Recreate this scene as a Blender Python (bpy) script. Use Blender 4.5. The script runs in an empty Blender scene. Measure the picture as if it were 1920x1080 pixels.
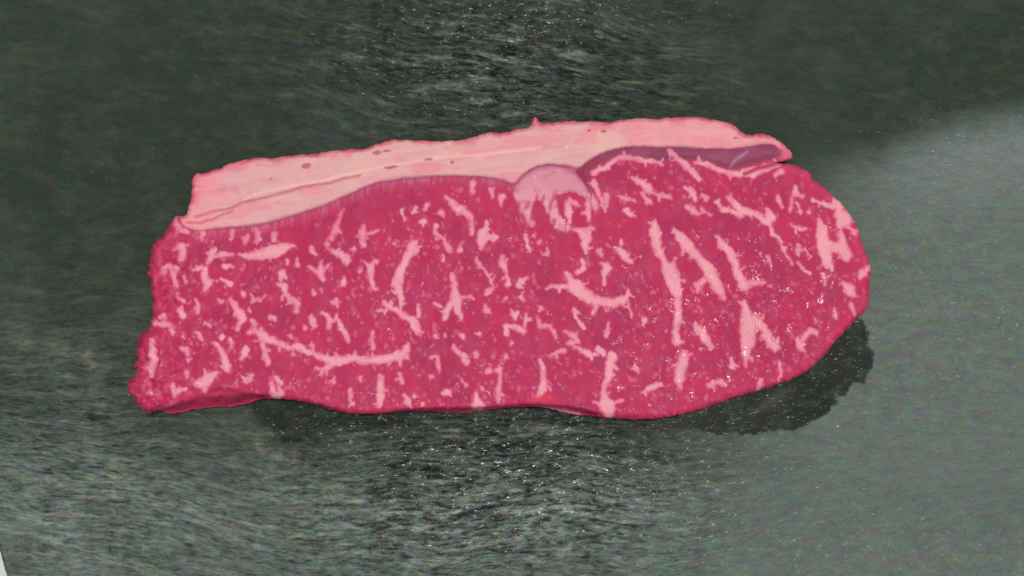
import bpy, math, random
import numpy as np
from mathutils import Vector, Matrix

random.seed(7)
rng = np.random.default_rng(11)
S = bpy.context.scene
COL = S.collection

# ---------------------------------------------------------------- camera
PXM = 0.0002                      # one photo pixel on the board, metres
DIST, TILT, FPX = 0.60, math.radians(5.5), 3000.0
cam_pos = Vector((0, -DIST*math.sin(TILT), DIST*math.cos(TILT)))
FWD = (-cam_pos).normalized()
RGT = Vector((1, 0, 0))
UP = RGT.cross(FWD).normalized()
cd = bpy.data.cameras.new("camera")
cam = bpy.data.objects.new("camera", cd)
COL.objects.link(cam)
cam.matrix_world = Matrix.Translation(cam_pos) @ Matrix((RGT, UP, -FWD)).transposed().to_4x4()
cd.sensor_width = 36.0
cd.lens = 36.0*FPX/1920.0
cd.clip_start, cd.clip_end = 0.01, 50.0
S.camera = cam

# ---------------------------------------------------------------- sky, sun
SUN_AX, SUN_AY = math.radians(4), math.radians(2)
sdir = Vector((math.tan(SUN_AX), math.tan(SUN_AY), 1)).normalized()   # towards the sun
w = bpy.data.worlds.new("World"); S.world = w; w.use_nodes = True
nt = w.node_tree; nt.nodes.clear()
sky = nt.nodes.new("ShaderNodeTexSky"); sky.sky_type = 'NISHITA'; sky.sun_disc = False
sky.sun_elevation = math.asin(sdir.z); sky.sun_rotation = math.atan2(sdir.x, sdir.y)
sky.dust_density = 3.0; sky.air_density = 1.0
bg = nt.nodes.new("ShaderNodeBackground"); bg.inputs[1].default_value = 0.085
wo = nt.nodes.new("ShaderNodeOutputWorld")
nt.links.new(sky.outputs[0], bg.inputs[0]); nt.links.new(bg.outputs[0], wo.inputs[0])
sl = bpy.data.lights.new("sun", 'SUN'); sl.energy = 2.3; sl.angle = math.radians(6)
S.cycles.sample_clamp_indirect = 0.6; S.cycles.sample_clamp_direct = 4.0
S.cycles.use_denoising = False; sl.color = (1.0, 0.96, 0.90)
so = bpy.data.objects.new("sun", sl); COL.objects.link(so)
so.rotation_euler = sdir.to_track_quat('Z', 'Y').to_euler()
S.view_settings.view_transform = 'Standard'; S.view_settings.look = 'None'
S.view_settings.gamma = 1.0; S.view_settings.exposure = -0.07

# ---------------------------------------------------------------- helpers
def unproj(px, py, z):
    """photo pixel (arrays) + height -> world xy on that height"""
    a = (px-960.0)/FPX; b = (540.0-py)/FPX
    dx = FWD.x + RGT.x*a + UP.x*b
    dy = FWD.y + RGT.y*a + UP.y*b
    dz = FWD.z + RGT.z*a + UP.z*b
    t = (z-cam_pos.z)/dz
    return cam_pos.x+dx*t, cam_pos.y+dy*t

def vnoise(x, y, seed):
    """smooth value noise, -1..1"""
    r = np.random.default_rng(seed)
    L = r.random((256, 256), dtype=np.float32)*2-1
    xi = np.floor(x).astype(np.int32); yi = np.floor(y).astype(np.int32)
    fx = (x-xi).astype(np.float32); fy = (y-yi).astype(np.float32)
    fx = fx*fx*fx*(fx*(fx*6-15)+10); fy = fy*fy*fy*(fy*(fy*6-15)+10)
    x0, x1, y0, y1 = xi & 255, (xi+1) & 255, yi & 255, (yi+1) & 255
    a = L[y0, x0]*(1-fx)+L[y0, x1]*fx
    b = L[y1, x0]*(1-fx)+L[y1, x1]*fx
    return a*(1-fy)+b*fy

def fbm(x, y, seed, n=4, gain=0.5):
    s = 0; a = 1.0; t = 0
    for k in range(n):
        c, q = math.cos(0.6*k), math.sin(0.6*k)
        s = s+a*vnoise((x*c-y*q)*2**k+17.3*k, (x*q+y*c)*2**k+5.1*k, seed+k); t += a; a *= gain
    return s/t*1.5

def sstep(a, b, x):
    t = np.clip((x-a)/(b-a), 0, 1); return t*t*(3-2*t)

def seg_dist(X, Y, pts, closed=False):
    """distance to a polyline of (x, y) points"""
    d = np.full(X.shape, 1e9, np.float32)
    n = len(pts)
    for i in range(n if closed else n-1):
        x0, y0 = pts[i][:2]; x1, y1 = pts[(i+1) % n][:2]
        ex, ey = x1-x0, y1-y0; L2 = ex*ex+ey*ey+1e-9
        t = np.clip(((X-x0)*ex+(Y-y0)*ey)/L2, 0, 1)
        d = np.minimum(d, (X-x0-t*ex)**2+(Y-y0-t*ey)**2)
    return np.sqrt(d)

def inside(X, Y, pts):
    c = np.zeros(X.shape, bool); n = len(pts)
    for i in range(n):
        x0, y0 = pts[i]; x1, y1 = pts[(i+1) % n]
        if y0 == y1: continue
        m = ((y0 > Y) != (y1 > Y)) & (X < (x1-x0)*(Y-y0)/(y1-y0)+x0)
        c ^= m
    return c

def poly_sdf(X, Y, pts):
    d = seg_dist(X, Y, pts, True)
    return np.where(inside(X, Y, pts), -d, d)

def taper(X, Y, st):
    """distance to a stroke of (x, y, full width) minus its half width"""
    d = np.full(X.shape, 1e9, np.float32)
    if len(st) == 1: st = st+[(st[0][0]+.01, st[0][1], st[0][2])]
    for (x0, y0, w0), (x1, y1, w1) in zip(st[:-1], st[1:]):
        ex, ey = x1-x0, y1-y0; L2 = ex*ex+ey*ey+1e-9
        t = np.clip(((X-x0)*ex+(Y-y0)*ey)/L2, 0, 1)
        d = np.minimum(d, np.sqrt((X-x0-t*ex)**2+(Y-y0-t*ey)**2)-(w0+(w1-w0)*t)*0.5)
    return d

def smooth_poly(p, k=1):
    for _ in range(k):
        q = []
        for i in range(len(p)):
            a, b = p[i], p[(i+1) % len(p)]
            q += [(a[0]*.75+b[0]*.25, a[1]*.75+b[1]*.25), (a[0]*.25+b[0]*.75, a[1]*.25+b[1]*.75)]
        p = q
    return p

def lin(c):
    c = np.array(c, np.float32)/255.0
    return np.where(c <= .04045, c/12.92, ((c+.055)/1.055)**2.4)

def mix(a, b, t):
    t = t[..., None] if np.ndim(t) else t
    return a*(1-t)+b*t

def make_mesh(name, co, faces, mat, normals=None, col=None, fa=None, parent=None):
    me = bpy.data.meshes.new(name)
    nv, nf = len(co), len(faces)
    me.vertices.add(nv); me.vertices.foreach_set('co', np.ascontiguousarray(co, np.float32).ravel())
    me.loops.add(nf*4); me.loops.foreach_set('vertex_index', np.ascontiguousarray(faces, np.int32).ravel())
    me.polygons.add(nf); me.polygons.foreach_set('loop_start', np.arange(0, nf*4, 4, dtype=np.int32))
    me.update(calc_edges=True)
    me.polygons.foreach_set('use_smooth', np.ones(nf, bool))
    if col is not None:
        a = me.attributes.new('col', 'FLOAT_COLOR', 'POINT')
        a.data.foreach_set('color', np.concatenate([col, np.ones((nv, 1), np.float32)], 1).astype(np.float32).ravel())
    for k, v in (fa or {}).items():
        a = me.attributes.new(k, 'FLOAT', 'POINT'); a.data.foreach_set('value', v.astype(np.float32))
    if normals is not None:
        me.normals_split_custom_set_from_vertices([tuple(n) for n in normals.tolist()])
    me.materials.append(mat)
    o = bpy.data.objects.new(name, me); COL.objects.link(o)
    if parent: o.parent = parent
    return o

def grid_normals(P):
    du = np.gradient(P, axis=1); dv = np.gradient(P, axis=0)
    n = np.cross(du, dv); n /= np.linalg.norm(n, axis=2, keepdims=True)+1e-20
    n[n[..., 2] < 0] *= -1
    return n

# ---------------------------------------------------------------- materials
def new_mat(name):
    m = bpy.data.materials.new(name); m.use_nodes = True
    t = m.node_tree; b = t.nodes['Principled BSDF']
    return m, t, b

def nd(t, kind, **k):
    n = t.nodes.new(kind)
    for a, v in k.items(): setattr(n, a, v)
    return n

def noise(t, vec, scale, detail=4, rough=.55):
    n = nd(t, 'ShaderNodeTexNoise'); n.inputs['Scale'].default_value = scale
    n.inputs['Detail'].default_value = detail; n.inputs['Roughness'].default_value = rough
    if vec is not None: t.links.new(vec, n.inputs['Vector'])
    return n

def mapping(t, sc, rot=0):
    g = nd(t, 'ShaderNodeNewGeometry'); m = nd(t, 'ShaderNodeMapping')
    m.inputs['Scale'].default_value = sc; m.inputs['Rotation'].default_value = (0, 0, rot)
    t.links.new(g.outputs['Position'], m.inputs['Vector']); return m.outputs[0]

def math_n(t, op, a, b=None, c=None):
    n = nd(t, 'ShaderNodeMath', operation=op)
    for i, v in enumerate((a, b, c)):
        if v is None: continue
        if isinstance(v, (int, float)): n.inputs[i].default_value = v
        else: t.links.new(v, n.inputs[i])
    return n.outputs[0]

def build_meat():
    m, t, b = new_mat('raw_meat_and_fat')
    at = nd(t, 'ShaderNodeAttribute', attribute_name='col')
    ro = nd(t, 'ShaderNodeAttribute', attribute_name='rough')
    wet = nd(t, 'ShaderNodeAttribute', attribute_name='wet')
    p1 = mapping(t, (1, 1, 1))
    n1 = noise(t, p1, 900, 3, .6)
    n2 = noise(t, p1, 160, 3, .5)
    hs = nd(t, 'ShaderNodeHueSaturation')
    v = math_n(t, 'MULTIPLY_ADD', n1.outputs[0], 0.14, 0.93)
    v = math_n(t, 'ADD', v, math_n(t, 'MULTIPLY_ADD', n2.outputs[0], 0.16, -0.08))
    t.links.new(v, hs.inputs['Value']); t.links.new(at.outputs['Color'], hs.inputs['Color'])
    t.links.new(hs.outputs[0], b.inputs['Base Color'])
    n3 = noise(t, p1, 750, 1, .5)
    pm = noise(t, p1, 260, 3, .6)
    rr = math_n(t, 'ADD', ro.outputs['Fac'], math_n(t, 'MULTIPLY_ADD', n2.outputs[0], 0.3, -0.15))
    t.links.new(rr, b.inputs['Roughness'])
    b.inputs['IOR'].default_value = 1.40; b.inputs['Specular IOR Level'].default_value = 0.08
    # fine wet relief: strong where the surface is wet and uneven
    bp = nd(t, 'ShaderNodeBump'); bp.inputs['Distance'].default_value = 0.0006
    t.links.new(n3.outputs[0], bp.inputs['Height'])
    t.links.new(math_n(t, 'MULTIPLY_ADD', wet.outputs['Fac'], 1.2, 0.04), bp.inputs['Strength'])
    bp2 = nd(t, 'ShaderNodeBump'); bp2.inputs['Distance'].default_value = 0.0008; bp2.inputs['Strength'].default_value = .12
    n4 = noise(t, p1, 420, 3, .55)
    t.links.new(n4.outputs[0], bp2.inputs['Height']); t.links.new(bp.outputs[0], bp2.inputs['Normal'])
    t.links.new(bp2.outputs[0], b.inputs['Normal'])
    b.inputs['Coat Weight'].default_value = 0.0
    t.links.new(math_n(t, 'MULTIPLY', wet.outputs['Fac'], math_n(t, 'MAXIMUM', math_n(t, 'MULTIPLY_ADD', pm.outputs[0], 9.0, -5.25), 0.0)), b.inputs['Coat Weight'])
    b.inputs['Coat Roughness'].default_value = 0.08
    bc = nd(t, 'ShaderNodeBump'); bc.inputs['Distance'].default_value = 0.0006; bc.inputs['Strength'].default_value = .55
    n5 = noise(t, p1, 430, 2, .55); t.links.new(n5.outputs[0], bc.inputs['Height'])
    t.links.new(bc.outputs[0], b.inputs['Coat Normal'])
    return m

def build_slate():
    m, t, b = new_mat('slate')
    at = nd(t, 'ShaderNodeAttribute', attribute_name='col')
    ro = nd(t, 'ShaderNodeAttribute', attribute_name='rough')
    gl = nd(t, 'ShaderNodeAttribute', attribute_name='wet')
    am = nd(t, 'ShaderNodeAttribute', attribute_name='relief')
    vv = nd(t, 'ShaderNodeAttribute', attribute_name='bed')          # coordinate across the bedding ripples
    g = nd(t, 'ShaderNodeNewGeometry'); sp = nd(t, 'ShaderNodeSeparateXYZ'); t.links.new(g.outputs['Position'], sp.inputs[0])
    def bedvec(sx, sy):
        c = nd(t, 'ShaderNodeCombineXYZ')
        t.links.new(math_n(t, 'MULTIPLY', sp.outputs['X'], sx), c.inputs[0]); t.links.new(math_n(t, 'MULTIPLY', vv.outputs['Fac'], sy), c.inputs[1])
        return c.outputs[0]
    cs = nd(t, 'ShaderNodeHueSaturation'); cs.inputs['Saturation'].default_value = 1.35
    cn = noise(t, mapping(t, (.55, 1, 1)), 300, 3, .65)              # blotchy mineral tints
    t.links.new(cn.outputs['Color'], cs.inputs['Color'])
    mr = nd(t, 'ShaderNodeMix', data_type='RGBA', blend_type='OVERLAY')
    mr.inputs[0].default_value = 0.30
    t.links.new(at.outputs['Color'], mr.inputs[6]); t.links.new(cs.outputs[0], mr.inputs[7])
    st = noise(t, bedvec(240, 820), 1.0, 3, .55); st.inputs['Distortion'].default_value = .5                    # thin ripple lines
    sw = noise(t, bedvec(75, 300), 1.0, 2, .5); sw.inputs['Distortion'].default_value = .8
    fine = noise(t, bedvec(700, 1500), 1.0, 3, .6)
    v1 = math_n(t, 'MULTIPLY', math_n(t, 'SUBTRACT', math_n(t, 'MULTIPLY_ADD', sw.outputs[0], .55, math_n(t, 'MULTIPLY', st.outputs[0], .85)), .70), math_n(t, 'MULTIPLY_ADD', am.outputs['Fac'], 5.2, .25))
    v2 = math_n(t, 'MULTIPLY', math_n(t, 'SUBTRACT', fine.outputs[0], .5), math_n(t, 'MULTIPLY_ADD', am.outputs['Fac'], .9, .55))
    val = math_n(t, 'MAXIMUM', math_n(t, 'ADD', math_n(t, 'ADD', v1, v2), 1.0), .25)
    hs = nd(t, 'ShaderNodeHueSaturation'); t.links.new(val, hs.inputs['Value'])
    t.links.new(mr.outputs[2], hs.inputs['Color']); t.links.new(hs.outputs[0], b.inputs['Base Color'])
    t.links.new(ro.outputs['Fac'], b.inputs['Roughness'])
    b.inputs['Specular IOR Level'].default_value = 0.05
    bp = nd(t, 'ShaderNodeBump'); bp.inputs['Distance'].default_value = 0.0008
    t.links.new(st.outputs[0], bp.inputs['Height'])
    t.links.new(math_n(t, 'MULTIPLY_ADD', am.outputs['Fac'], .8, .12), bp.inputs['Strength'])
    t.links.new(bp.outputs[0], b.inputs['Normal'])
    bq = nd(t, 'ShaderNodeBump'); bq.inputs['Distance'].default_value = 0.0012; bq.inputs['Strength'].default_value = .9
    g2 = noise(t, bedvec(260, 760), 1.0, 1, .5); t.links.new(g2.outputs[0], bq.inputs['Height'])
    # damp facets: a thin glossy film that breaks up into patches
    pa = noise(t, bedvec(260, 420), 1.0, 3, .6)
    k = math_n(t, 'MULTIPLY', gl.outputs['Fac'], math_n(t, 'MULTIPLY_ADD', pa.outputs[0], 5.0, -2.3))
    cl = nd(t, 'ShaderNodeClamp'); t.links.new(k, cl.inputs[0])
    t.links.new(cl.outputs[0], b.inputs['Coat Weight'])
    b.inputs['Coat Roughness'].default_value = 0.17
    t.links.new(bq.outputs[0], b.inputs['Coat Normal'])
    return m

MEAT = build_meat(); SLATE = build_slate()
m, t, b = new_mat('pale_tabletop')
n = noise(t, mapping(t, (1, 1, 1)), 60, 4)
cr = nd(t, 'ShaderNodeValToRGB'); cr.color_ramp.elements[0].color = (.50, .55, .50, 1); cr.color_ramp.elements[1].color = (.62, .66, .61, 1)
t.links.new(n.outputs[0], cr.inputs[0]); t.links.new(cr.outputs[0], b.inputs['Base Color']); b.inputs['Roughness'].default_value = .5
TABLE = m

# ---------------------------------------------------------------- traced shapes (photo pixels)
OUT = [(369,325),(359,339),(360,356),(356,378),(351,400),(346,407),(333,405),(323,411),(313,430),(303,440),(297,451),(287,462),(281,478),(284,492),
(280,507),(281,524),(281,544),(284,560),(283,572),(289,584),(283,596),(283,613),(272,621),(262,634),(257,652),(260,670),(252,682),(251,695),(257,704),
(243,716),(243,729),(252,744),(254,758),(265,767),(281,776),(298,773),(326,776),(348,771),(378,764),(408,761),(437,762),(461,757),(482,749),
(511,747),(538,748),(565,754),(600,763),(630,770),(668,776),(704,775),(754,772),(798,771),(846,773),(887,773),(923,768),(953,764),(994,762),
(1024,764),(1059,773),(1095,779),(1141,784),(1204,787),(1242,783),(1276,778),(1314,767),(1352,754),(1383,743),(1421,735),(1443,725),(1478,713),
(1506,702),(1525,686),(1547,666),(1563,642),(1585,622),(1604,597),(1624,585),(1629,559),(1632,527),(1632,499),(1624,481),(1617,458),(1610,434),
(1601,416),(1592,396),(1574,378),(1556,363),(1541,348),(1522,336),(1521,326),(1506,316),(1485,310),(1467,307),(1456,305),(1467,302),(1485,297),(1487,287),
(1473,274),(1456,261),(1438,253),(1420,250),(1402,256),(1387,244),(1373,233),(1349,227),(1319,222),(1296,218),(1254,220),(1224,224),(1189,222),
(1159,225),(1138,229),(1118,227),(1097,228),(1058,228),(1030,229),(1014,230),(1009,226),(1007,219),(1003,217),(1000,224),(997,233),(992,239),
(974,240),(952,247),(935,250),(916,248),(897,254),(880,260),(852,264),(819,265),(791,264),(763,262),(735,262),(708,269),(688,278),(663,280),
(633,283),(605,286),(577,290),(536,293),(508,296),(480,296),(452,301),(424,309),(408,318),(386,325)]
FATLOW = [(342,419),(352,427),(372,431),(397,428),(424,426),(452,424),(480,421),(522,412),(563,399),(605,386),(641,369),(674,355),(697,344),
(722,338),(763,334),(819,329),(874,329),(916,332),(944,337),(963,345),(974,336),(986,322),(1005,311),(1030,307),(1063,310),(1086,316),
(1102,302),(1120,290),(1147,280),(1180,274),(1233,275),(1278,276),(1337,279),(1367,278),(1396,275),(1426,270),(1450,268),(1468,282),(1489,290)]
FATCAP = FATLOW+[(1500,240),(1420,200),(1250,190),(900,200),(640,250),(340,290),(330,360),(338,408)]
FLAP = [(1086,316),(1102,302),(1120,290),(1147,280),(1180,274),(1233,275),(1278,276),(1337,279),(1367,278),(1396,275),(1426,270),(1448,269),
(1462,280),(1470,290),(1456,297),(1432,304),(1399,311),(1378,320),(1355,316),(1334,307),(1307,300),(1280,301),(1236,302),(1198,296),(1168,288),
(1140,300),(1117,312),(1109,326),(1108,350),(1112,374),(1100,350),(1088,332),(1076,322)]
T3 = (680,200,3.6)
def tt(T, pts): return [tuple([T[0]+p[0]/T[2], T[1]+p[1]/T[2]]+([p[2]/T[2]] if len(p) > 2 else [])) for p in pts]
NODULE = tt(T3, [(1020,560),(1045,510),(1095,460),(1170,417),(1260,397),(1360,413),(1430,445),(1490,510),(1560,590),(1605,690),(1575,700),(1535,640),
(1480,595),(1400,570),(1345,590),(1290,590),(1310,650),(1310,700),(1335,750),(1385,785),(1420,830),(1310,835),(1270,770),(1240,700),(1215,640),(1180,620),
(1140,650),(1130,720),(1160,800),(1110,800),(1085,740),(1055,690),(1020,600)])
# marbling: one line per vein; strokes split by |, points "x,y,width" in the frame of a magnified view
VEINS = {
(230,200,3.6): '''
780,1005,12 850,1010,30 930,1000,50 1000,985,65 1060,965,65 1110,950,35 1160,942,10
570,1060,15 590,1020,35 605,985,35 620,965,15|600,1010,25 680,995,20 740,1000,10
395,940,45 410,980,45 400,1030,30|360,960,20 400,970,20
350,745,25 365,790,30 400,830,25 440,845,20
540,845,25 530,910,12
735,840,25 735,890,10
840,880,25 825,920,15
905,830,20 915,890,25 910,920,10
1020,860,25 1015,900,25
1490,700,8 1460,760,16 1440,820,35 1425,860,30 1410,890,25
1625,800,15 1620,860,40 1610,905,30|1640,860,15 1690,850,20 1720,835,15
1380,930,25
1420,970,15 1460,995,35 1500,1010,35 1505,1050,35
1270,955,25 1275,985,25 1300,1000,10
1560,965,15
1630,935,25
1110,1040,12 1105,1060,15
1175,1060,20
1340,1060,20''',
(230,480,3.375): '''
255,110,20 270,80,30 300,65,25|300,70,20 320,120,25 325,160,22 340,195,14
340,80,22
390,130,18 395,165,15
450,85,20 500,75,22 520,90,35 515,130,35 540,170,45 520,215,25
640,65,22 690,62,15
625,150,12 680,180,25
1005,110,38
985,180,25 1000,182,15
1030,190,30 1025,230,20 1060,270,25 1105,305,25 1100,350,18
770,245,26
820,250,12 830,275,18 870,285,8 900,250,12
340,240,12 360,265,15 390,285,12
460,280,10 480,310,15 475,360,25
360,345,30 385,375,35
260,380,25 240,400,20
200,420,15 250,435,25 290,440,25 310,480,25
680,275,20 705,305,28 730,350,38 755,400,42 735,430,25 720,465,15
820,410,20 840,435,25
620,290,20
800,340,12 802,352,10
945,385,25 960,395,15
790,485,12 840,480,28 880,500,50 930,525,40 1000,555,26 1060,575,25 1110,575,40 1160,600,30 1220,625,28 1290,655,35 1340,665,55 1400,655,40 1460,645,35 1530,660,40 1580,655,42 1650,650,42 1710,640,45 1770,620,50 1799,580,30 1810,555,10|1760,640,30 1800,632,15|1750,665,25 1756,690,10|875,520,20 890,560,25 905,620,28 920,675,30|1080,590,10 1082,630,8|1330,680,40 1280,710,25 1250,740,12|1215,708,15 1250,720,15|1470,640,25 1470,605,10|875,480,25 880,455,10
590,560,25 620,590,30 640,640,35 655,690,35 670,725,25
680,530,15 690,575,14
630,525,20
775,580,22 775,620,28 755,650,20
370,580,15 400,590,30 410,625,18
410,655,12 430,652,10
405,735,28 410,765,14
175,530,15 190,590,30 195,650,38 185,700,35 180,760,22
590,735,20 560,760,50 520,795,70 480,810,40|520,845,30 530,820,20
320,820,30 330,860,35 325,890,20|350,850,30 400,845,15
940,800,20 950,850,35 970,885,50 1010,875,30 990,830,20
970,770,20 1000,800,25
770,795,15 800,775,28 820,750,10
470,480,10 480,485,20 495,515,25
385,505,18
520,430,18 550,440,18
1190,385,15 1200,415,28 1220,440,18
1155,450,15 1155,465,12
1250,360,8 1290,370,15 1310,400,25 1300,450,20|1310,410,25 1350,400,25 1355,370,18|1365,410,25 1380,460,25 1410,500,30 1430,540,12
1350,290,30 1330,300,20
1255,55,18 1255,100,40 1265,140,25|1180,65,10 1215,90,18 1255,110,20 1300,60,12
1255,215,12
1210,240,20
1400,140,15 1400,180,25
1415,15,35 1420,45,15
1500,98,22
1510,760,15 1510,790,10
1330,790,20 1340,800,12
1440,850,15 1440,900,20 1460,940,15
180,870,20
1200,570,18
1060,510,18''',
(680,200,3.6): '''
560,610,10 600,650,30 640,690,45 680,695,30 725,740,30 735,800,25 735,850,18
835,780,20 830,820,35 805,870,60 800,920,50 800,950,25|840,880,30 910,880,15
365,905,15 345,920,40 335,960,65 310,1010,40 290,1045,30 265,1090,38 247,1137,47 238,1190,55 249,1250,40 260,1310,20 263,1365,10
425,670,25 423,690,18
415,775,35
490,800,20 485,850,25 535,890,15 570,940,25 590,970,15
270,690,15 265,720,15
335,710,15 350,680,10
285,750,20
530,710,30
655,970,30 670,950,10
940,1040,30 940,1075,20
545,1030,25
780,1050,20 790,1080,15
940,610,40 930,660,20
215,930,15
1105,870,15 1110,930,20 1130,980,12
1150,870,12
1190,920,18
1240,985,25 1250,1000,10
1590,970,20 1610,1000,15
1480,1030,12 1500,1060,12
1440,830,20 1480,840,35 1500,870,60 1500,910,45 1505,950,30 1505,990,12|1420,825,15 1560,825,15|1530,840,30 1520,900,25
1380,660,12 1400,635,30 1440,660,22 1470,670,12|1385,650,30 1392,710,30 1400,775,18
1520,650,25 1525,760,22
740,520,30 735,580,12
870,560,25 875,610,12
1640,600,30 1650,680,15''',
(680,480,3.375): '''
90,35,12 70,40,20 45,85,30 50,130,30 65,190,28 90,210,15
570,130,30 580,180,28 585,230,45 590,290,60 605,350,35 620,400,16|560,300,35 530,350,35 520,390,28|500,320,12 455,305,10|610,260,14 700,268,6
350,310,10 350,370,25
140,300,25 170,320,30 230,350,22 260,390,22 310,400,40 330,440,45 350,475,30 380,480,12|150,340,15 110,350,10
460,500,18 470,515,12
520,495,12 525,505,10
720,10,8 740,50,14 780,100,16 810,160,14 825,205,10 790,230,30
880,10,25 890,50,30 905,110,14 915,175,25
1040,140,12 1000,155,25 990,190,25
1005,260,22 1015,275,20
905,270,18
1130,330,22
1380,20,12 1410,50,20 1390,90,18 1350,105,12
1510,40,12 1550,70,35 1525,120,22 1530,180,15
1285,105,12 1320,150,45 1340,190,85 1390,235,65 1440,270,60 1500,290,52 1560,300,48 1630,290,46 1650,278,40 1676,250,18 1682,215,8|1290,190,25 1220,195,22 1160,205,10|1480,320,25 1460,360,12|1555,320,12 1558,345,6|1670,280,15 1692,345,10 1704,390,5
785,345,30
965,370,30
1035,370,15 1030,420,20
910,490,25 910,445,25 980,455,22 1010,470,35|1010,470,15 1030,420,18
1110,410,10 1120,440,20 1190,445,20 1210,480,15 1220,520,12
1340,340,30 1350,375,20 1370,420,15 1400,450,20
1555,430,12 1550,480,25 1550,515,10
720,490,15 745,500,18
635,505,22
950,555,15
1280,480,12 1340,510,25 1360,540,25 1300,550,22
1350,580,18 1400,595,22 1440,625,28 1450,650,12
1490,590,30 1520,620,30
1265,600,20 1220,615,12 1180,635,8
60,480,20 55,530,18 70,590,20
115,760,18 110,820,35 115,880,40 105,940,28
235,750,12 250,800,20
270,890,20 290,940,28 300,960,15
330,885,15
430,640,8 470,640,18 480,690,18 485,730,10
440,760,18
575,570,22 600,610,28 640,635,30 655,670,35|640,620,20 655,660,30
720,620,28
900,640,22
780,745,12 800,725,38|845,715,20 865,720,35 870,760,15 865,820,25 858,880,20 855,920,10
630,790,15 655,820,12
550,860,35 510,870,15
720,880,20 725,920,50 730,945,72
755,840,18
1120,665,20 1140,710,28 1145,760,22 1150,800,30 1140,840,45 1110,890,15|1160,820,15 1190,840,12
380,935,18''',
(1100,200,3.375): '''
520,275,12 560,320,28 620,360,35 670,410,30 710,455,28
290,440,12 340,480,35 380,510,48 400,530,30
345,550,15 380,580,22 405,605,15|400,545,8 450,560,20 530,570,22
630,515,15 660,545,28 695,590,15
735,560,15 760,585,15
640,635,25 670,655,30 705,680,15
730,655,12 780,685,14
820,605,12 870,650,28 920,665,22 980,690,25|895,575,15 940,610,30 980,660,45 1040,665,30 1090,690,25 1140,730,40 1165,700,50 1140,655,22|1155,740,25 1170,800,15 1230,850,12 1245,900,14 1270,950,12 1300,1000,10
1205,570,18 1215,600,22 1240,635,12
1320,510,22 1315,560,25 1370,565,10
1300,590,12 1290,650,12
1330,610,12 1355,670,12
1290,745,12 1330,770,15 1385,770,18
1430,590,12 1480,610,20 1540,630,25 1590,640,30 1600,680,60 1625,710,95 1600,740,55|1560,585,20 1595,640,50
1470,720,20 1490,770,55 1490,830,60 1500,890,70 1515,950,60 1530,1000,40 1545,1030,15|1520,880,55 1600,890,60 1640,940,65|1620,880,50 1600,790,25|1640,760,20 1700,800,26
1340,880,18 1340,930,22
1380,900,10 1420,950,10
1335,990,10 1370,1020,18 1410,1055,14
430,730,22 430,790,50 440,860,48 460,920,40 490,970,28 520,1030,80 540,1075,88 557,1130,62 573,1205,38 578,1290,42 568,1365,36 563,1428,32 573,1482,46 605,1492,18
550,780,12 590,820,50 630,870,62 680,930,46 720,970,40 765,1020,55 790,1075,72 830,1145,50 870,1208,22|745,1100,30 696,1130,25 706,1168,12
820,820,12 850,860,40 900,910,45 940,980,42 955,1040,46 970,1085,48 993,1135,50 1040,1115,24 1125,1118,18
185,890,18 230,930,32 270,980,28
130,1000,30 120,1030,25 110,1060,15
250,655,30 300,690,18
220,865,18
85,920,12
1145,950,14 1160,1000,12
1100,930,14
40,480,24 70,530,28 90,580,22 120,660,12
45,420,30 130,375,22 200,325,25 300,322,22 400,345,18 480,360,14
690,350,18 780,368,22 860,405,26 940,425,30 1060,412,52 1150,385,34 1220,355,22
1195,440,22 1230,410,34
1780,1010,24 1750,1060,25
1405,670,15
200,570,12 310,600,10''',
(1100,480,3.177): '''
940,270,18 950,330,45 965,390,72 960,450,82 955,520,60 945,590,32 945,660,10|1000,370,40 1050,430,42 1090,500,42 1125,550,42|1130,540,20 1138,490,8
650,410,20 680,450,50 710,500,45 745,545,22
1260,490,20 1275,530,40 1290,570,12|1290,500,25 1330,440,18 1370,460,22
1530,165,20 1560,200,55 1590,240,20
1580,290,15 1600,340,12
1415,110,12 1420,170,12
1640,90,30 1630,130,16
585,580,30 570,630,45 555,690,55 550,740,45 555,780,16|520,650,10 560,650,20
155,600,45 140,660,45 125,720,35 100,790,22 110,850,30 120,900,78 130,935,62|150,885,20 170,870,12 215,860,12|40,870,10 90,890,20
290,670,25
340,810,15 380,785,28 440,760,18
350,390,25
870,655,35
730,770,22 800,745,20 820,770,12
1145,630,8 1160,700,18 1150,740,8
1040,740,20 1030,800,12
1480,330,10 1485,380,12'''}

# ---------------------------------------------------------------- steak: one height field, split into its parts
G = 1.4
x0, x1, y0, y1 = 226, 1650, 204, 804
xs = np.arange(x0, x1, G, dtype=np.float32); ys = np.arange(y0, y1, G, dtype=np.float32)
X0, Y0 = np.meshgrid(xs, ys)
# organic wobble of every traced edge
wx = 1.5*fbm(X0/9, Y0/9, 31, 3)+1.2*fbm(X0/28, Y0/28, 35, 2)
wy = 1.5*fbm(X0/9, Y0/9, 41, 3)+1.2*fbm(X0/28, Y0/28, 45, 2)
leftw = 1-sstep(250, 420, X0)
X = X0+wx*(0.5+0.0*leftw); Y = Y0+wy*0.5
XO = X0+wx*(0.8+1.3*leftw*sstep(400, 450, Y0)); YO = Y0+wy*(0.8+0.8*leftw)
SD = poly_sdf(XO, YO, smooth_poly(OUT)).astype(np.float32)
sd_cap = poly_sdf(X, Y, smooth_poly(FATCAP)); sd_flap = poly_sdf(X, Y, smooth_poly(FLAP)); nwl = sstep(350, 385, Y0)
sd_nod = poly_sdf(X+nwl*(3*fbm(X0/7, Y0/12, 191, 3)), Y+nwl*(5*fbm(X0/6, Y0/14, 193, 3)), smooth_poly(NODULE))
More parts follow.
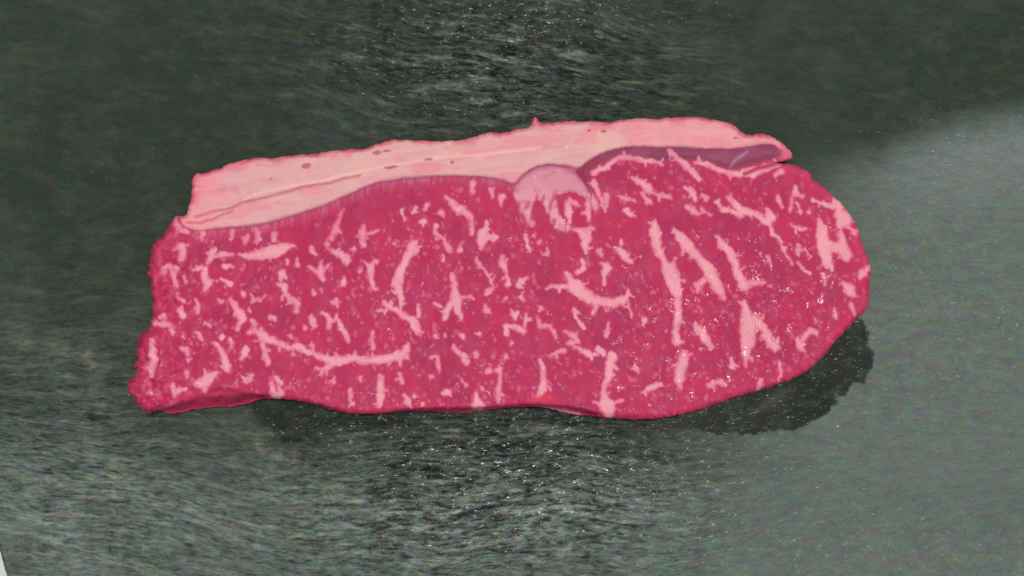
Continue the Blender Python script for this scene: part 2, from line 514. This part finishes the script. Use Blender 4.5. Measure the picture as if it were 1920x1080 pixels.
# ragged vein edges
XV = X0+wx*0.8+0.6*vnoise(X0/5, Y0/5, 5)+1.5*vnoise(X0/9, Y0/9, 15)
YV = Y0+wy*0.8+0.6*vnoise(X0/5, Y0/5, 6)+1.5*vnoise(X0/9, Y0/9, 16)
jag = 1.4*fbm(X0/6, Y0/8, 17, 2)-.5
DV = np.full(X0.shape, 99., np.float32); VID = np.zeros(X0.shape, np.int32)
nv = 0
for T, txt in VEINS.items():
    for line in txt.strip().split('\n'):
        strokes = [tt(T, [tuple(map(float, q.split(','))) for q in s.split()]) for s in line.split('|')]
        nv += 1
        allp = [p for s in strokes for p in s]
        strokes = [[(p[0], p[1], p[2]*(1+.13*min(1, p[2]/12))) for p in s] for s in strokes]
        # small spurs and ragged ends, as fat creeps between the fibres
        extra = []
        for s in strokes:
            ln = sum(math.dist(a[:2], b_[:2]) for a, b_ in zip(s[:-1], s[1:]))
            if ln < 7:
                p = s[0]
                for _ in range(2):
                    a_ = random.uniform(0, 6.28); q = p[2]*random.uniform(.6, 1.0)
                    extra.append([(p[0], p[1], p[2]*.7), (p[0]+math.cos(a_)*q, p[1]+math.sin(a_)*q*1.3, p[2]*.2)])
            else:
                for a, b_ in zip(s[:-1], s[1:]):
                    sl0 = math.dist(a[:2], b_[:2])
                    if sl0 < 6: continue
                    for _ in range(int(sl0/34+random.random())):
                        t0 = random.random(); sx = a[0]+(b_[0]-a[0])*t0; sy = a[1]+(b_[1]-a[1])*t0; w0 = a[2]+(b_[2]-a[2])*t0
                        sg = random.choice([-1, 1]); nx, ny = -(b_[1]-a[1])/sl0*sg, (b_[0]-a[0])/sl0*sg
                        q = w0*.5+random.uniform(2, 9); k_ = random.uniform(-.8, .8)
                        extra.append([(sx, sy, min(w0, 9)), (sx+nx*q+(b_[0]-a[0])/sl0*k_*q, sy+ny*q+(b_[1]-a[1])/sl0*k_*q, .6)])
        strokes = strokes+extra
        pad = 22
        i0 = max(0, int((min(p[0] for p in allp)-pad-x0)/G)); i1 = int((max(p[0] for p in allp)+pad-x0)/G)
        j0 = max(0, int((min(p[1] for p in allp)-pad-y0)/G)); j1 = int((max(p[1] for p in allp)+pad-y0)/G)
        sl_ = (slice(j0, j1), slice(i0, i1))
        d = np.full(XV[sl_].shape, 99., np.float32)
        for s in strokes:
            d = np.minimum(d, taper(XV[sl_], YV[sl_], s)+jag[sl_])
        m_ = d < DV[sl_]
        DV[sl_] = np.where(m_, d, DV[sl_]); VID[sl_] = np.where(m_, nv, VID[sl_])
# small flecks (too small to part): colour only, along the grain
FL = np.zeros(X0.shape, np.float32)
cnt = 0
while cnt < 1300:
    fx, fy = random.uniform(255, 1625), random.uniform(300, 780)
    i, j = int((fx-x0)/G), int((fy-y0)/G)
    if SD[j, i] > -6 or sd_cap[j, i] < 4 or sd_nod[j, i] < 2 or sd_flap[j, i] < 3: continue
    if DV[j, i] < 2.5: continue
    dens = 0.55+0.6*vnoise(np.float32(fx/70), np.float32(fy/70), 77)
    if sd_cap[j, i] < 75 and fx < 1150: dens -= .3
    if fx < 420: dens += .35
    if fx > 1400: dens += .25
    if fy > 700: dens += .2
    if random.random() > dens: continue
    cnt += 1
    ang = math.radians((90-(-8) if fx < 900 else 62)+random.gauss(0, 24))
    L = random.choice([1.0, 1.5, 2.5, 3.5, 4.5])*random.uniform(.7, 1.2); wd = random.choice([2.4, 3.2, 4, 5.5, 7.5])*random.uniform(.8, 1.2)
    dx, dy = math.cos(ang)*L, math.sin(ang)*L
    al = random.uniform(.2, .9)*(1 if wd < 5 else .7)
    bx = random.uniform(-.2, .2)*L
    st = [(fx-dx, fy-dy, wd*.3), (fx-dy/L*bx*.7, fy+dx/L*bx*.7, wd), (fx+dx, fy+dy, wd*.3)]
    r = int(14/G)
    sl_ = (slice(max(0, j-r), j+r), slice(max(0, i-r), i+r))
    d = taper(XV[sl_], YV[sl_], st)
    FL[sl_] = np.maximum(FL[sl_], al*sstep(1.9, -1.5, d))

lines = {}
def line_d(key, pts): 
    lines[key] = seg_dist(X, Y, pts); return lines[key]
T1 = (230,200,3.6)
seamA = tt(T1, [(430,785),(520,782),(600,762),(680,732),(740,705)])
seamB = tt(T1, [(490,745),(600,710),(720,690),(800,650),(870,635),(940,622),(1000,608),(1100,580),(1200,550),(1300,530),(1400,515),(1500,485),(1600,462)])
dA = line_d('a', seamA); dB = line_d('b', seamB)
ridge = tt(T1, [(820,625),(900,590),(1050,555),(1200,525),(1350,500),(1500,460),(1728,410)])+tt(T3, [(250,390),(500,345),(760,330),(1000,300),(1200,280)])
dR = line_d('r', ridge)
slit = [(1460,305),(1440,312),(1415,318),(1395,326)]
dS = line_d('s', slit)

# ---- heights (metres)
TH = 0.0105
inn = -SD
# how wide the shoulder is: narrow at the top edge, wide where the cut face shows below
low = sstep(560, 745, Y0 + 0.0*X0)
wl = 9+4*low + 15*np.exp(-((X0-400)/70)**2)*sstep(690, 740, Y0) + 8*np.exp(-((X0-900)/90)**2)*sstep(700, 750, Y0) + 6*leftw*sstep(380, 450, Y0)
zmin = 0.78*(1-low)+0.64*low
zmin = zmin-.45*leftw*sstep(380, 430, Y0)
tq = np.clip(inn/wl, 0, 1)
prof = zmin+(1-zmin)*np.sqrt(np.clip(1-(1-tq)**2, 0, 1))
Z = TH*prof
Z += 0.0007*fbm(X0/130, Y0/110, 61, 2)*tq
lumps = fbm(X0/20, Y0/16, 63, 2)
Z += 0.0013*lumps*leftw*sstep(400, 450, Y0)*sstep(0, 10, inn)
cut = sstep(330, 360, X0)*0.25+0.75
ang = np.radians(15)
fib = fbm((X0*np.cos(ang)+Y0*np.sin(ang))/7, (Y0*np.cos(ang)-X0*np.sin(ang))/16, 65, 3)
capm = sstep(1.5, -1.5, sd_cap)*sstep(-1, 1, sd_nod); flapm = sstep(1.2, -1.2, sd_flap); nodm = sstep(1.5+3.5*nwl, -1.5-2.5*nwl, sd_nod)
leanm = (1-capm)*(1-flapm)*(1-nodm)
Z += 0.00004*fib*leanm*tq
Z += 0.00022*fbm(X0/60, Y0/22, 67, 2)*capm*tq
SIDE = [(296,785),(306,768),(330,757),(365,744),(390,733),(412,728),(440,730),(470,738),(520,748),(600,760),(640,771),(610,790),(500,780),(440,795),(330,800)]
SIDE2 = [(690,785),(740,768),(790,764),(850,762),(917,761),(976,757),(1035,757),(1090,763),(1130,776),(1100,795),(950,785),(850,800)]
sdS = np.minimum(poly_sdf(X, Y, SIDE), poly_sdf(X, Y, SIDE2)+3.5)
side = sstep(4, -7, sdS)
veinm = (1-.8*side*(Y0 > 738))*sstep(2.2, -1.6, DV)*(1-capm)*np.where(sd_flap < -1, np.where(X0 < 1330, 1, 0), 1)
Z += 0.00012*sstep(0, -4, DV)*leanm
Z += 0.00025*fbm(X0/8, Y0/8, 69, 3)*sstep(30, 8, inn)*(.4+.6*low+.6*leftw)
Z -= 0.0007*np.exp(-(dB/2.2)**2)+0.0006*np.exp(-(dA/2.0)**2)
Z += 0.00035*np.exp(-((dR-1)/4.0)**2)*capm
Z -= 0.0012*np.exp(-(dS/3.0)**2)
Z += 0.0010*sstep(0, -14, sd_flap)*flapm
Z -= 0.00045*np.exp(-(sd_cap/2.5)**2)*(SD < -5)
Z = Z*(1-side)+np.minimum(Z, TH*(.30+.62*sstep(-2, 22, inn)))*side
pits = [(574,311,9,5),(707,286,8,3),(725,283,8,2),(803,299,8,2),(733,314,14,2.5),(848,304,4,2),(1104,245,3,2),(1132,247,5,2.5),(1378,258,4,1.5),(507,335,2,2)]
pit = np.zeros(X0.shape, np.float32)
for (a, b_, rx, ry) in pits:
    pit = np.maximum(pit, sstep(1.25, .6, np.sqrt(((X-a)/rx)**2+((Y-b_+0.12*(X-a))/ry)**2)))
Z -= 0.0006*pit
Z = np.maximum(Z, 0.0012)

# ---- colours (albedo)
K = 1.0
def A(r, g, b_): return lin((r, g, b_)).astype(np.float32)*K
big = fbm(X0/60, Y0/60, 81, 3); mid = fbm(X0/22, Y0/22, 85, 3); sm = fbm(X0/6, Y0/6, 89, 3)
lean = mix(A(184,47,84), A(172,46,84), sstep(-.2, .7, big))
lean = mix(lean, A(162,60,102), 0.5*np.where((X0>1000)&(Y0>560),1,.7)*sstep(.0, .8, mid))
lean = mix(lean, A(198,52,86), 0.5*sstep(.05, .8, fbm(X0/30, Y0/30, 93, 3)))
lean = mix(lean, A(184,58,96), 0.16*sstep(.0, .7, sm))
edge = sstep(26, 4, inn)
lean = mix(lean, A(212,68,98), 0.6*edge*(0.35+.65*sstep(-.5, .4, mid)))
lean = mix(lean, A(226,92,118), 0.5*leftw*sstep(-.1, .6, fbm(X0/10, Y0/12, 95, 3))*sstep(400, 440, Y0))
# pale bloom just under the fat cap and streaks into the lean
bl = sstep(26, 3, sd_cap)*(sd_cap > 0)
streak = sstep(-.15, .5, fbm(X0/6, Y0/30, 97, 3))
lean = mix(lean, A(192,78,112), .26*sstep(.05, .7, fbm(X0/13, Y0/20, 117, 3)))
lean = mix(lean, A(196,100,128), np.clip(bl*(.25+.6*streak), 0, 1))
vein = mix(A(226,130,150), A(232,152,163), sstep(-.2, .6, mid))
vein = mix(vein, A(218,108,134), .45*sstep(.0, .8, sm))
vein = mix(vein, A(238,166,168), .6*sstep(-1.5, -6, DV))
soft = np.where(DV < 9, sstep(5, 0, DV), 0)
lean = mix(lean, A(208,88,118), .5*soft)
C = mix(lean, A(222,118,140), FL*.85*(1-.7*side))
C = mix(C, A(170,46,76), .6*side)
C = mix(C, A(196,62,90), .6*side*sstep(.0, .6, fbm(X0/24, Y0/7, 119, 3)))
C = mix(C, A(120,46,62), .55*side*np.exp(-((X0-445)/34)**2-((Y0-742)/9)**2))  # shadow under the overhang, painted as a dark crescent on the cut face
C = mix(C, A(222,130,148), .8*np.exp(-(seg_dist(X, Y, [(1022,764),(1055,768),(1085,775)])/3.5)**2))
fat = mix(A(220,165,161), A(223,173,162), sstep(-.3, .5, big)*sstep(520, 800, X0))
fat = mix(fat, A(228,138,148), .7*sstep(.0, .7, fbm(X0/50, Y0/24, 101, 3)))
fat = mix(fat, A(238,146,156), .7*sstep(470, 350, X0))
fat = mix(fat, A(235,140,150), .5*sstep(1150, 1260, X0))
fib2 = fbm(X0/60, (Y0+0.12*X0)/5, 103, 3)
fat = mix(fat, A(236,180,170), .22*sstep(.1, .8, fib2))
fat = mix(fat, A(222,136,146), .22*sstep(.1, .8, -fib2)*sstep(.2, -.2, big))
fat = mix(fat, A(244,192,180), .55*np.exp(-(dR/4)**2))  # highlight on the lip above the seam, painted into the fat colour
fat = mix(fat, A(212,70,100), .85*sstep(9, 0, inn+3*mid)*sstep(-.8, .5, fbm(X0/36, Y0/36, 113, 2)+.3))
fat = mix(fat, A(222,96,116), .5*sstep(26, 6, inn)*sstep(-.2, .7, fbm(X0/26, Y0/14, 105, 3)))
bru = np.exp(-((X0-425)/40)**2-((Y0-358)/14)**2)
fat = mix(fat, A(204,126,148), .5*bru*sstep(-.3, .4, mid))
fat = mix(fat, A(194,88,108), .65*np.exp(-(dB/1.7)**2)+0*X0)
fat = mix(fat, A(198,88,106), .7*np.exp(-(dA/1.6)**2)+0*X0)
fat = mix(fat, A(168,84,70), .75*pit)
C = mix(C, fat, capm)
ndn = sstep(-9, -1, sd_nod)*(Y0 < 360)
nod = mix(A(212,138,150), A(226,150,158), sstep(335, 385, Y0+10*mid)); nod = mix(nod, A(206,108,128), .5*sstep(0, .7, fbm(X0/14, Y0/9, 107, 3)))
nod = mix(nod, A(190,80,106), .75*sstep(.15, .6, fbm(X0/6+Y0/30, Y0/16, 195, 2))*sstep(345, 375, Y0))
nod = mix(nod, A(168,94,116), .55*ndn)
C = mix(C, nod, nodm)
flap = mix(A(150,70,92), A(146,72,96), sstep(-.2, .5, mid)); flap = mix(flap, A(164,56,86), .6*sstep(1200, 1090, X0))
flap = mix(flap, A(168,96,122), .35*sstep(.0, .7, fbm(X0/40, Y0/30, 109, 2)))
flap = mix(flap, A(178,132,160), .7*np.exp(-(seg_dist(X, Y, [(1402,284),(1390,292),(1378,300),(1370,312)])/3.0)**2))
C = mix(C, flap, flapm)
C = mix(C, vein, veinm*np.where(nodm > .5, .5, 1)*np.where((X0 > 700) | (Y0 > 455), 1, .75))
# purple silver skin along the cap
ss = np.exp(-((sd_cap-1.0)/2.6)**2)*sstep(380, 440, X0)*(X0 < 1320)
C = mix(C, A(150,86,112), .6*ss*(1-.5*nodm))
C = mix(C, A(176,40,74), .9*np.exp(-(dS/3)**2))
tip = np.exp(-((X0-1478)/14)**2-((Y0-286)/16)**2)
C = mix(C, A(226,112,134), .8*tip)
redspot = np.exp(-((X0-1020)/20)**2-((Y0-748)/9)**2); C = mix(C, A(226,64,84), .7*redspot)

wet = 0.02+0.10*sstep(.3, .8, fbm(X0/34, Y0/34, 111, 2))
wet += 0.9*np.exp(-((X0-1380)/170)**2-((Y0-610)/95)**2)
wet += 0.25*sstep(700, 760, Y0)+.18*leftw
wet = np.clip(wet*(1-.75*capm)*(1-.6*flapm), 0, 1)
rough = 0.50+0.06*capm-0.16*wet+0.05*veinm

# ---- snap the outline ring onto the traced contour
gy, gx = np.gradient(SD, G)
gl = np.sqrt(gx*gx+gy*gy)+1e-6; gx /= gl; gy /= gl
inv = SD < 0
fm = inv[:-1, :-1] & inv[1:, :-1] & inv[:-1, 1:] & inv[1:, 1:]
used = np.zeros(SD.shape, bool)
for a in (0, 1):
    for c in (0, 1):
        used[a:SD.shape[0]-1+a, c:SD.shape[1]-1+c] |= fm
full = np.ones(SD.shape, bool)
cntf = np.zeros(SD.shape, np.int32)
for a in (0, 1):
    for c in (0, 1):
        cntf[a:SD.shape[0]-1+a, c:SD.shape[1]-1+c] += fm
ring = used & (cntf < 4)
shift = np.where(ring, np.clip(-SD, 0, 2.0*G), 0)
XF = X0+gx*shift; YF = Y0+gy*shift
WX, WY = unproj(XF, YF, Z)
P = np.stack([WX, WY, Z], -1).astype(np.float32)
N = grid_normals(P)

# ---- face classes
def fmid(A_): return .25*(A_[:-1, :-1]+A_[1:, :-1]+A_[:-1, 1:]+A_[1:, 1:])
cls = np.zeros(fm.shape, np.int32)                         # 0 lean
dvf = fmid(DV); vidf = VID[:-1, :-1]
cls = np.where((fmid(capm) > .5), 1, cls)
cls = np.where((fmid(nodm) > .5) & (cls == 0), 3, cls)
cls = np.where((fmid(flapm) > .5) & (cls == 0), 2, cls)
vm = (fmid(veinm) > .5) & (cls == 0) & (dvf < .4)
cls = np.where(vm, 10+vidf, cls)
tagm = (XF[:-1, :-1] > 995) & (XF[:-1, :-1] < 1012) & (YF[:-1, :-1] < 229.5)
cls = np.where(tagm & fm, 4, cls)
cls = np.where(fm, cls, -1)
# tiny vein ids fall back to lean
ids, c_ = np.unique(cls, return_counts=True)
for i_, n_ in zip(ids, c_):
    if i_ >= 10 and n_ < 6: cls[cls == i_] = 0

root = bpy.data.objects.new('raw_steak', None); COL.objects.link(root)
bx_, by_ = unproj(np.array(940.), np.array(520.), 0.0)
root.location = (float(bx_), float(by_), 0); root.empty_display_size = .02
root['label'] = 'thick slab of raw marbled red beef with a pale fat cap, lying on dark slate'
root['category'] = 'raw steak'
origin = np.array([float(bx_), float(by_), 0], np.float32)
H_, W_ = SD.shape
vidx = np.arange(H_*W_).reshape(H_, W_)
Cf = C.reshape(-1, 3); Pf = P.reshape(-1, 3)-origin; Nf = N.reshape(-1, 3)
wetf = wet.ravel(); rof = rough.ravel()
outn = np.stack([gx, -gy, np.zeros_like(gx)], -1).reshape(-1, 3)
ringf = ring.ravel()

def part(name, k):
    mk = cls == k
    js, is_ = np.nonzero(mk)
    q = np.stack([vidx[js, is_], vidx[js+1, is_], vidx[js+1, is_+1], vidx[js, is_+1]], 1)   # seen from above, counter-clockwise
    e = np.concatenate([q[:, [0, 1]], q[:, [1, 2]], q[:, [2, 3]], q[:, [3, 0]]])
    key = np.minimum(e[:, 0], e[:, 1]).astype(np.int64)*(H_*W_)+np.maximum(e[:, 0], e[:, 1])
    u, first, cn = np.unique(key, return_index=True, return_counts=True)
    be = e[first[cn == 1]]
    outer = ringf[be[:, 0]] & ringf[be[:, 1]]
    if k < 10: be = be[outer]; outer = outer[outer]
    vs, invq = np.unique(q.ravel(), return_inverse=True)
    q2 = invq.reshape(-1, 4)
    co = Pf[vs]; nn = Nf[vs]; cc = Cf[vs]; ww = wetf[vs]; rr = rof[vs]
    if len(be):
        bo = {}
        vb = np.unique(be.ravel())
        isout = np.zeros(len(vb), bool)
        isout[np.searchsorted(vb, np.unique(be[outer].ravel()))] = True
        base = len(co); nb = len(vb)
        top = Pf[vb].copy(); midl = top.copy(); bot = top.copy(); on = outn[vb]
        midl[:, 2] = np.where(isout, top[:, 2]*.45, top[:, 2]-.0005)
        bot[:, 2] = np.where(isout, -.0004, top[:, 2]-.001)
        midl += on*np.where(isout, -.17*top[:, 2]-.0003, 0)[:, None]; bot += on*np.where(isout, -.32*top[:, 2]-.0006, 0)[:, None]
        co = np.concatenate([co, top, midl, bot]); nn = np.concatenate([nn, on*.8+Nf[vb]*.2, on, on])
        cc = np.concatenate([cc, Cf[vb], Cf[vb], Cf[vb]]); ww = np.concatenate([ww]+[wetf[vb]]*3); rr = np.concatenate([rr]+[rof[vb]]*3)
        ia = np.searchsorted(vb, be[:, 0]); ib = np.searchsorted(vb, be[:, 1])
        w1 = np.stack([ib+base, ia+base, ia+base+nb, ib+base+nb], 1)
        w2 = np.stack([ib+base+nb, ia+base+nb, ia+base+2*nb, ib+base+2*nb], 1)
        q2 = np.concatenate([q2, w1, w2])
    nn = nn/(np.linalg.norm(nn, axis=1, keepdims=True)+1e-9)
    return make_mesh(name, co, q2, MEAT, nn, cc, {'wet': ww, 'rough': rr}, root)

part('lean_meat', 0)
part('fat_cap', 1)
part('muscle_flap', 2)
part('fat_nodule', 3)
if (cls == 4).any(): part('fat_tag', 4)
nveins = 0
for k in np.unique(cls[cls >= 10]):
    part('fat_vein', int(k)); nveins += 1
print('veins', nveins)

# ---------------------------------------------------------------- slate board
GS = 2.4
bx0, bx1, by0, by1 = -24, 2110, -150, 1230
xs = np.arange(bx0, bx1, GS, dtype=np.float32); ys = np.arange(by0, by1, GS, dtype=np.float32)
SX, SY = np.meshgrid(xs, ys)
def gauss(cx, cy, sx, sy, r=0):
    c, s = math.cos(math.radians(r)), math.sin(math.radians(r))
    u = (SX-cx)*c+(SY-cy)*s; v = -(SX-cx)*s+(SY-cy)*c
    return np.exp(-(u/sx)**2-(v/sy)**2)
# riven ripples, running along the board and bending
slope = 0.30*sstep(500, 100, SY)*(SX-900)-0.0*SX
bend = 18*fbm(SX/260, SY/200, 121, 2)
V = SY-slope*0.55-bend+0.00012*(SX-950)**2*sstep(700, 1000, SY)
rip = fbm(SX/34, V/7.5, 123, 3)
rip2 = fbm(SX/80, V/15, 127, 3)
amp = 0.05+1.0*gauss(960, 900, 330, 190)+.95*gauss(960, 130, 330, 150, 8)+.5*gauss(120, 850, 260, 260)+.35*gauss(600, 1000, 500, 200)
amp *= (1-.75*sstep(1250, 1500, SX))
amp = np.clip(amp, 0.06, 1.1)
SZ = 0.00028*amp*rip+0.00040*amp*rip2+0.0006*fbm(SX/260, SY/240, 131, 2)-.0010
# edge of the plate, chipped, on the left
eN = 5*fbm(SX/30, SY/22, 133, 3)
edge_d = (SX-(-20+27*np.clip((SY-985)/100, 0, 1.25)))
# wet patch outline
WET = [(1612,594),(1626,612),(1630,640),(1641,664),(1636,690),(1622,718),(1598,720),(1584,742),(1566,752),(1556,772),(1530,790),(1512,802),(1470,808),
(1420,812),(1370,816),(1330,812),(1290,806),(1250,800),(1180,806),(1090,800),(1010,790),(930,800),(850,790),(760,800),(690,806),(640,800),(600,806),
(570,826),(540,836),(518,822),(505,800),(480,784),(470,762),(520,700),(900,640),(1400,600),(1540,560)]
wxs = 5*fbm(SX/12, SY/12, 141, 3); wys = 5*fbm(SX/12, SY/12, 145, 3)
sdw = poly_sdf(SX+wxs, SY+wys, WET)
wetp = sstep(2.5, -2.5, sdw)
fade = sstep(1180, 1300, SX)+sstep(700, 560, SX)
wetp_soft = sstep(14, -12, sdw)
wet_shade = np.where(SX > 1260, wetp, wetp*.5+wetp_soft*.5)*(0.90+.10*np.clip(fade, 0, 1))  # juice film, plus contact shade painted in along the steak's lower edge
amp = amp*(1-.75*wetp*sstep(760, 640, SX))*(1-.6*wetp*sstep(1150, 1300, SX))
# paler, rougher area at the right, bounded above by a darker band
bnd = SY-(190+(1920-SX)*0.26+6*fbm(SX/40, SY/40, 151, 3))
paleR = sstep(-34, 80, bnd)*sstep(1240, 1760, SX+0.42*(SY-420))
paleB = sstep(760, 960, SY)*.75+.35*gauss(60, 850, 330, 260)
pale_mask = np.clip(np.maximum(paleR, paleB), 0, 1)
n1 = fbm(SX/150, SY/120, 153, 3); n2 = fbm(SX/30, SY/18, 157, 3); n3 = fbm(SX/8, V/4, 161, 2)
scC = mix(A(47,57,46), A(99,110,100), np.clip(pale_mask+.10*n1, 0, 1))
scC = mix(scC, A(66,70,57), .4*(1-.8*paleR)*sstep(.1, .7, n2))
scC = mix(scC, A(84,84,88), .14*sstep(.0, .9, fbm(SX/60, SY/36, 165, 3)))
smear = .35*gauss(172, 690, 16, 60, -10)+.4*gauss(208, 890, 20, 50, -25)+.4*gauss(80, 640, 60, 22, 20)+.5*gauss(1090, 855, 50, 16, 35)+.5*gauss(520, 850, 90, 24, 30)+.3*gauss(560,960,150,60)
scC = mix(scC, A(132,138,118), np.clip(smear*(.6+.6*n2), 0, .6))
scC = mix(scC, mix(A(28,34,27), A(40,50,40), sstep(-.1, .7, n2)), wet_shade*.97)
scC = mix(scC, A(80,84,72), .5*wet_shade*gauss(1455, 748, 34, 14, -30))
scC = mix(scC, A(122,128,124), .55*gauss(1860, 290, 260, 90, -14)*paleR)
strk = fbm(SX/60, V/9.0, 171, 3)
scC = mix(scC, A(44,49,42), np.clip(amp*.5, 0, .5)*sstep(.0, .7, -strk))
scC = mix(scC, A(126,132,124), np.clip(amp*.4, 0, .4)*sstep(.1, .8, strk)*(1-.8*wet_shade))
scC = mix(scC, A(50,56,49), .45*gauss(880, 850, 420, 70)*(1-wet_shade))
srough = 0.60+0.10*paleR-.06*amp-.22*wet_shade+.05*n1
swet = np.clip(.015+.10*wet_shade+.75*gauss(950, 865, 330, 95)+.30*gauss(930, 1010, 420, 70)+.40*gauss(980, 20, 240, 60)+.22*gauss(860, 160, 260, 90, 10)+.22*gauss(130, 870, 200, 170)+.10*paleR+.2*gauss(1860,250,200,60), 0, .9)
ed = sstep(14, 0, edge_d)
SZ -= ed*ed*.0035
vis = edge_d > -1
BX, BY = unproj(SX+np.where(edge_d < 2.5, -np.minimum(edge_d, 2.5), 0), SY, np.zeros_like(SX))
BP = np.stack([BX, BY, SZ], -1).astype(np.float32); BN = grid_normals(BP)
broot = bpy.data.objects.new('slate_board', None); COL.objects.link(broot); broot.location = (0, 0, -.006); broot.empty_display_size = .02
broot['label'] = 'dark grey rippled slate board under the raw steak, damp and stained'
broot['category'] = 'slate board'
HS, WS = SX.shape
bidx = np.arange(HS*WS).reshape(HS, WS)
vf = vis[:-1, :-1] & vis[1:, :-1] & vis[:-1, 1:] & vis[1:, 1:]
under = np.zeros_like(vf)
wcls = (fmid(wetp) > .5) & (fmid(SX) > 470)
off = np.array([0, 0, -.006], np.float32)
def spart(name, mk, kind=None):
    js, is_ = np.nonzero(mk & vf)
    q = np.stack([bidx[js, is_], bidx[js+1, is_], bidx[js+1, is_+1], bidx[js, is_+1]], 1)
    vs, invq = np.unique(q.ravel(), return_inverse=True)
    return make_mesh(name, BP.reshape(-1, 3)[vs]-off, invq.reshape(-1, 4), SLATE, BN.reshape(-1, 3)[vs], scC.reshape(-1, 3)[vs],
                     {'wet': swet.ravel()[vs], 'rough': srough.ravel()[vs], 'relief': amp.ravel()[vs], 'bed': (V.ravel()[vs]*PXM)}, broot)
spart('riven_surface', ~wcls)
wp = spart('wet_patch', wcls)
wp['label'] = 'dark wet patch of meat juice and painted contact shade around the lower edge of the steak'
# body of the board below the surface
import bmesh
bm = bmesh.new()
def up1(px, py, z):
    a, b_ = unproj(np.array(float(px)), np.array(float(py)), 0.0); return bm.verts.new((float(a), float(b_), z-off[2]))
edge_x = lambda y: -20+27*min(max((y-985)/100, 0), 1.25)
rim = [(edge_x(y)+1, y) for y in np.linspace(-148, 1226, 60)]+[(x, 1226) for x in np.linspace(60, 2106, 40)]+[(2106, y) for y in np.linspace(1200, -148, 40)]+[(x, -148) for x in np.linspace(2060, 40, 40)]
t_ = [up1(x, y, -.0048) for x, y in rim]; bt = [up1(x, y, -.0098) for x, y in rim]
for i in range(len(rim)):
    j = (i+1) % len(rim); bm.faces.new((t_[i], bt[i], bt[j], t_[j]))
bm.faces.new(list(reversed(t_))); bm.faces.new(bt)
bmesh.ops.recalc_face_normals(bm, faces=bm.faces)
me = bpy.data.meshes.new('stone_slab'); bm.to_mesh(me); bm.free()
ca = me.attributes.new('col', 'FLOAT_COLOR', 'POINT'); 
ca.data.foreach_set('color', np.tile(np.array([.06, .065, .055, 1], np.float32), len(me.vertices)))
fa = me.attributes.new('rough', 'FLOAT', 'POINT'); fa.data.foreach_set('value', np.full(len(me.vertices), .6, np.float32))
me.materials.append(SLATE)
o = bpy.data.objects.new('stone_slab', me); COL.objects.link(o); o.parent = broot

# ---------------------------------------------------------------- tabletop under the board
me = bpy.data.meshes.new('tabletop')
s = .6
me.from_pydata([(-s, -s, -.0101), (s, -s, -.0101), (s, s, -.0101), (-s, s, -.0101), (-s, -s, -.04), (s, -s, -.04), (s, s, -.04), (-s, s, -.04)], [],
               [(0, 1, 2, 3), (7, 6, 5, 4), (0, 4, 5, 1), (1, 5, 6, 2), (2, 6, 7, 3), (3, 7, 4, 0)])
me.materials.append(TABLE)
o = bpy.data.objects.new('tabletop', me); COL.objects.link(o); o['kind'] = 'structure'
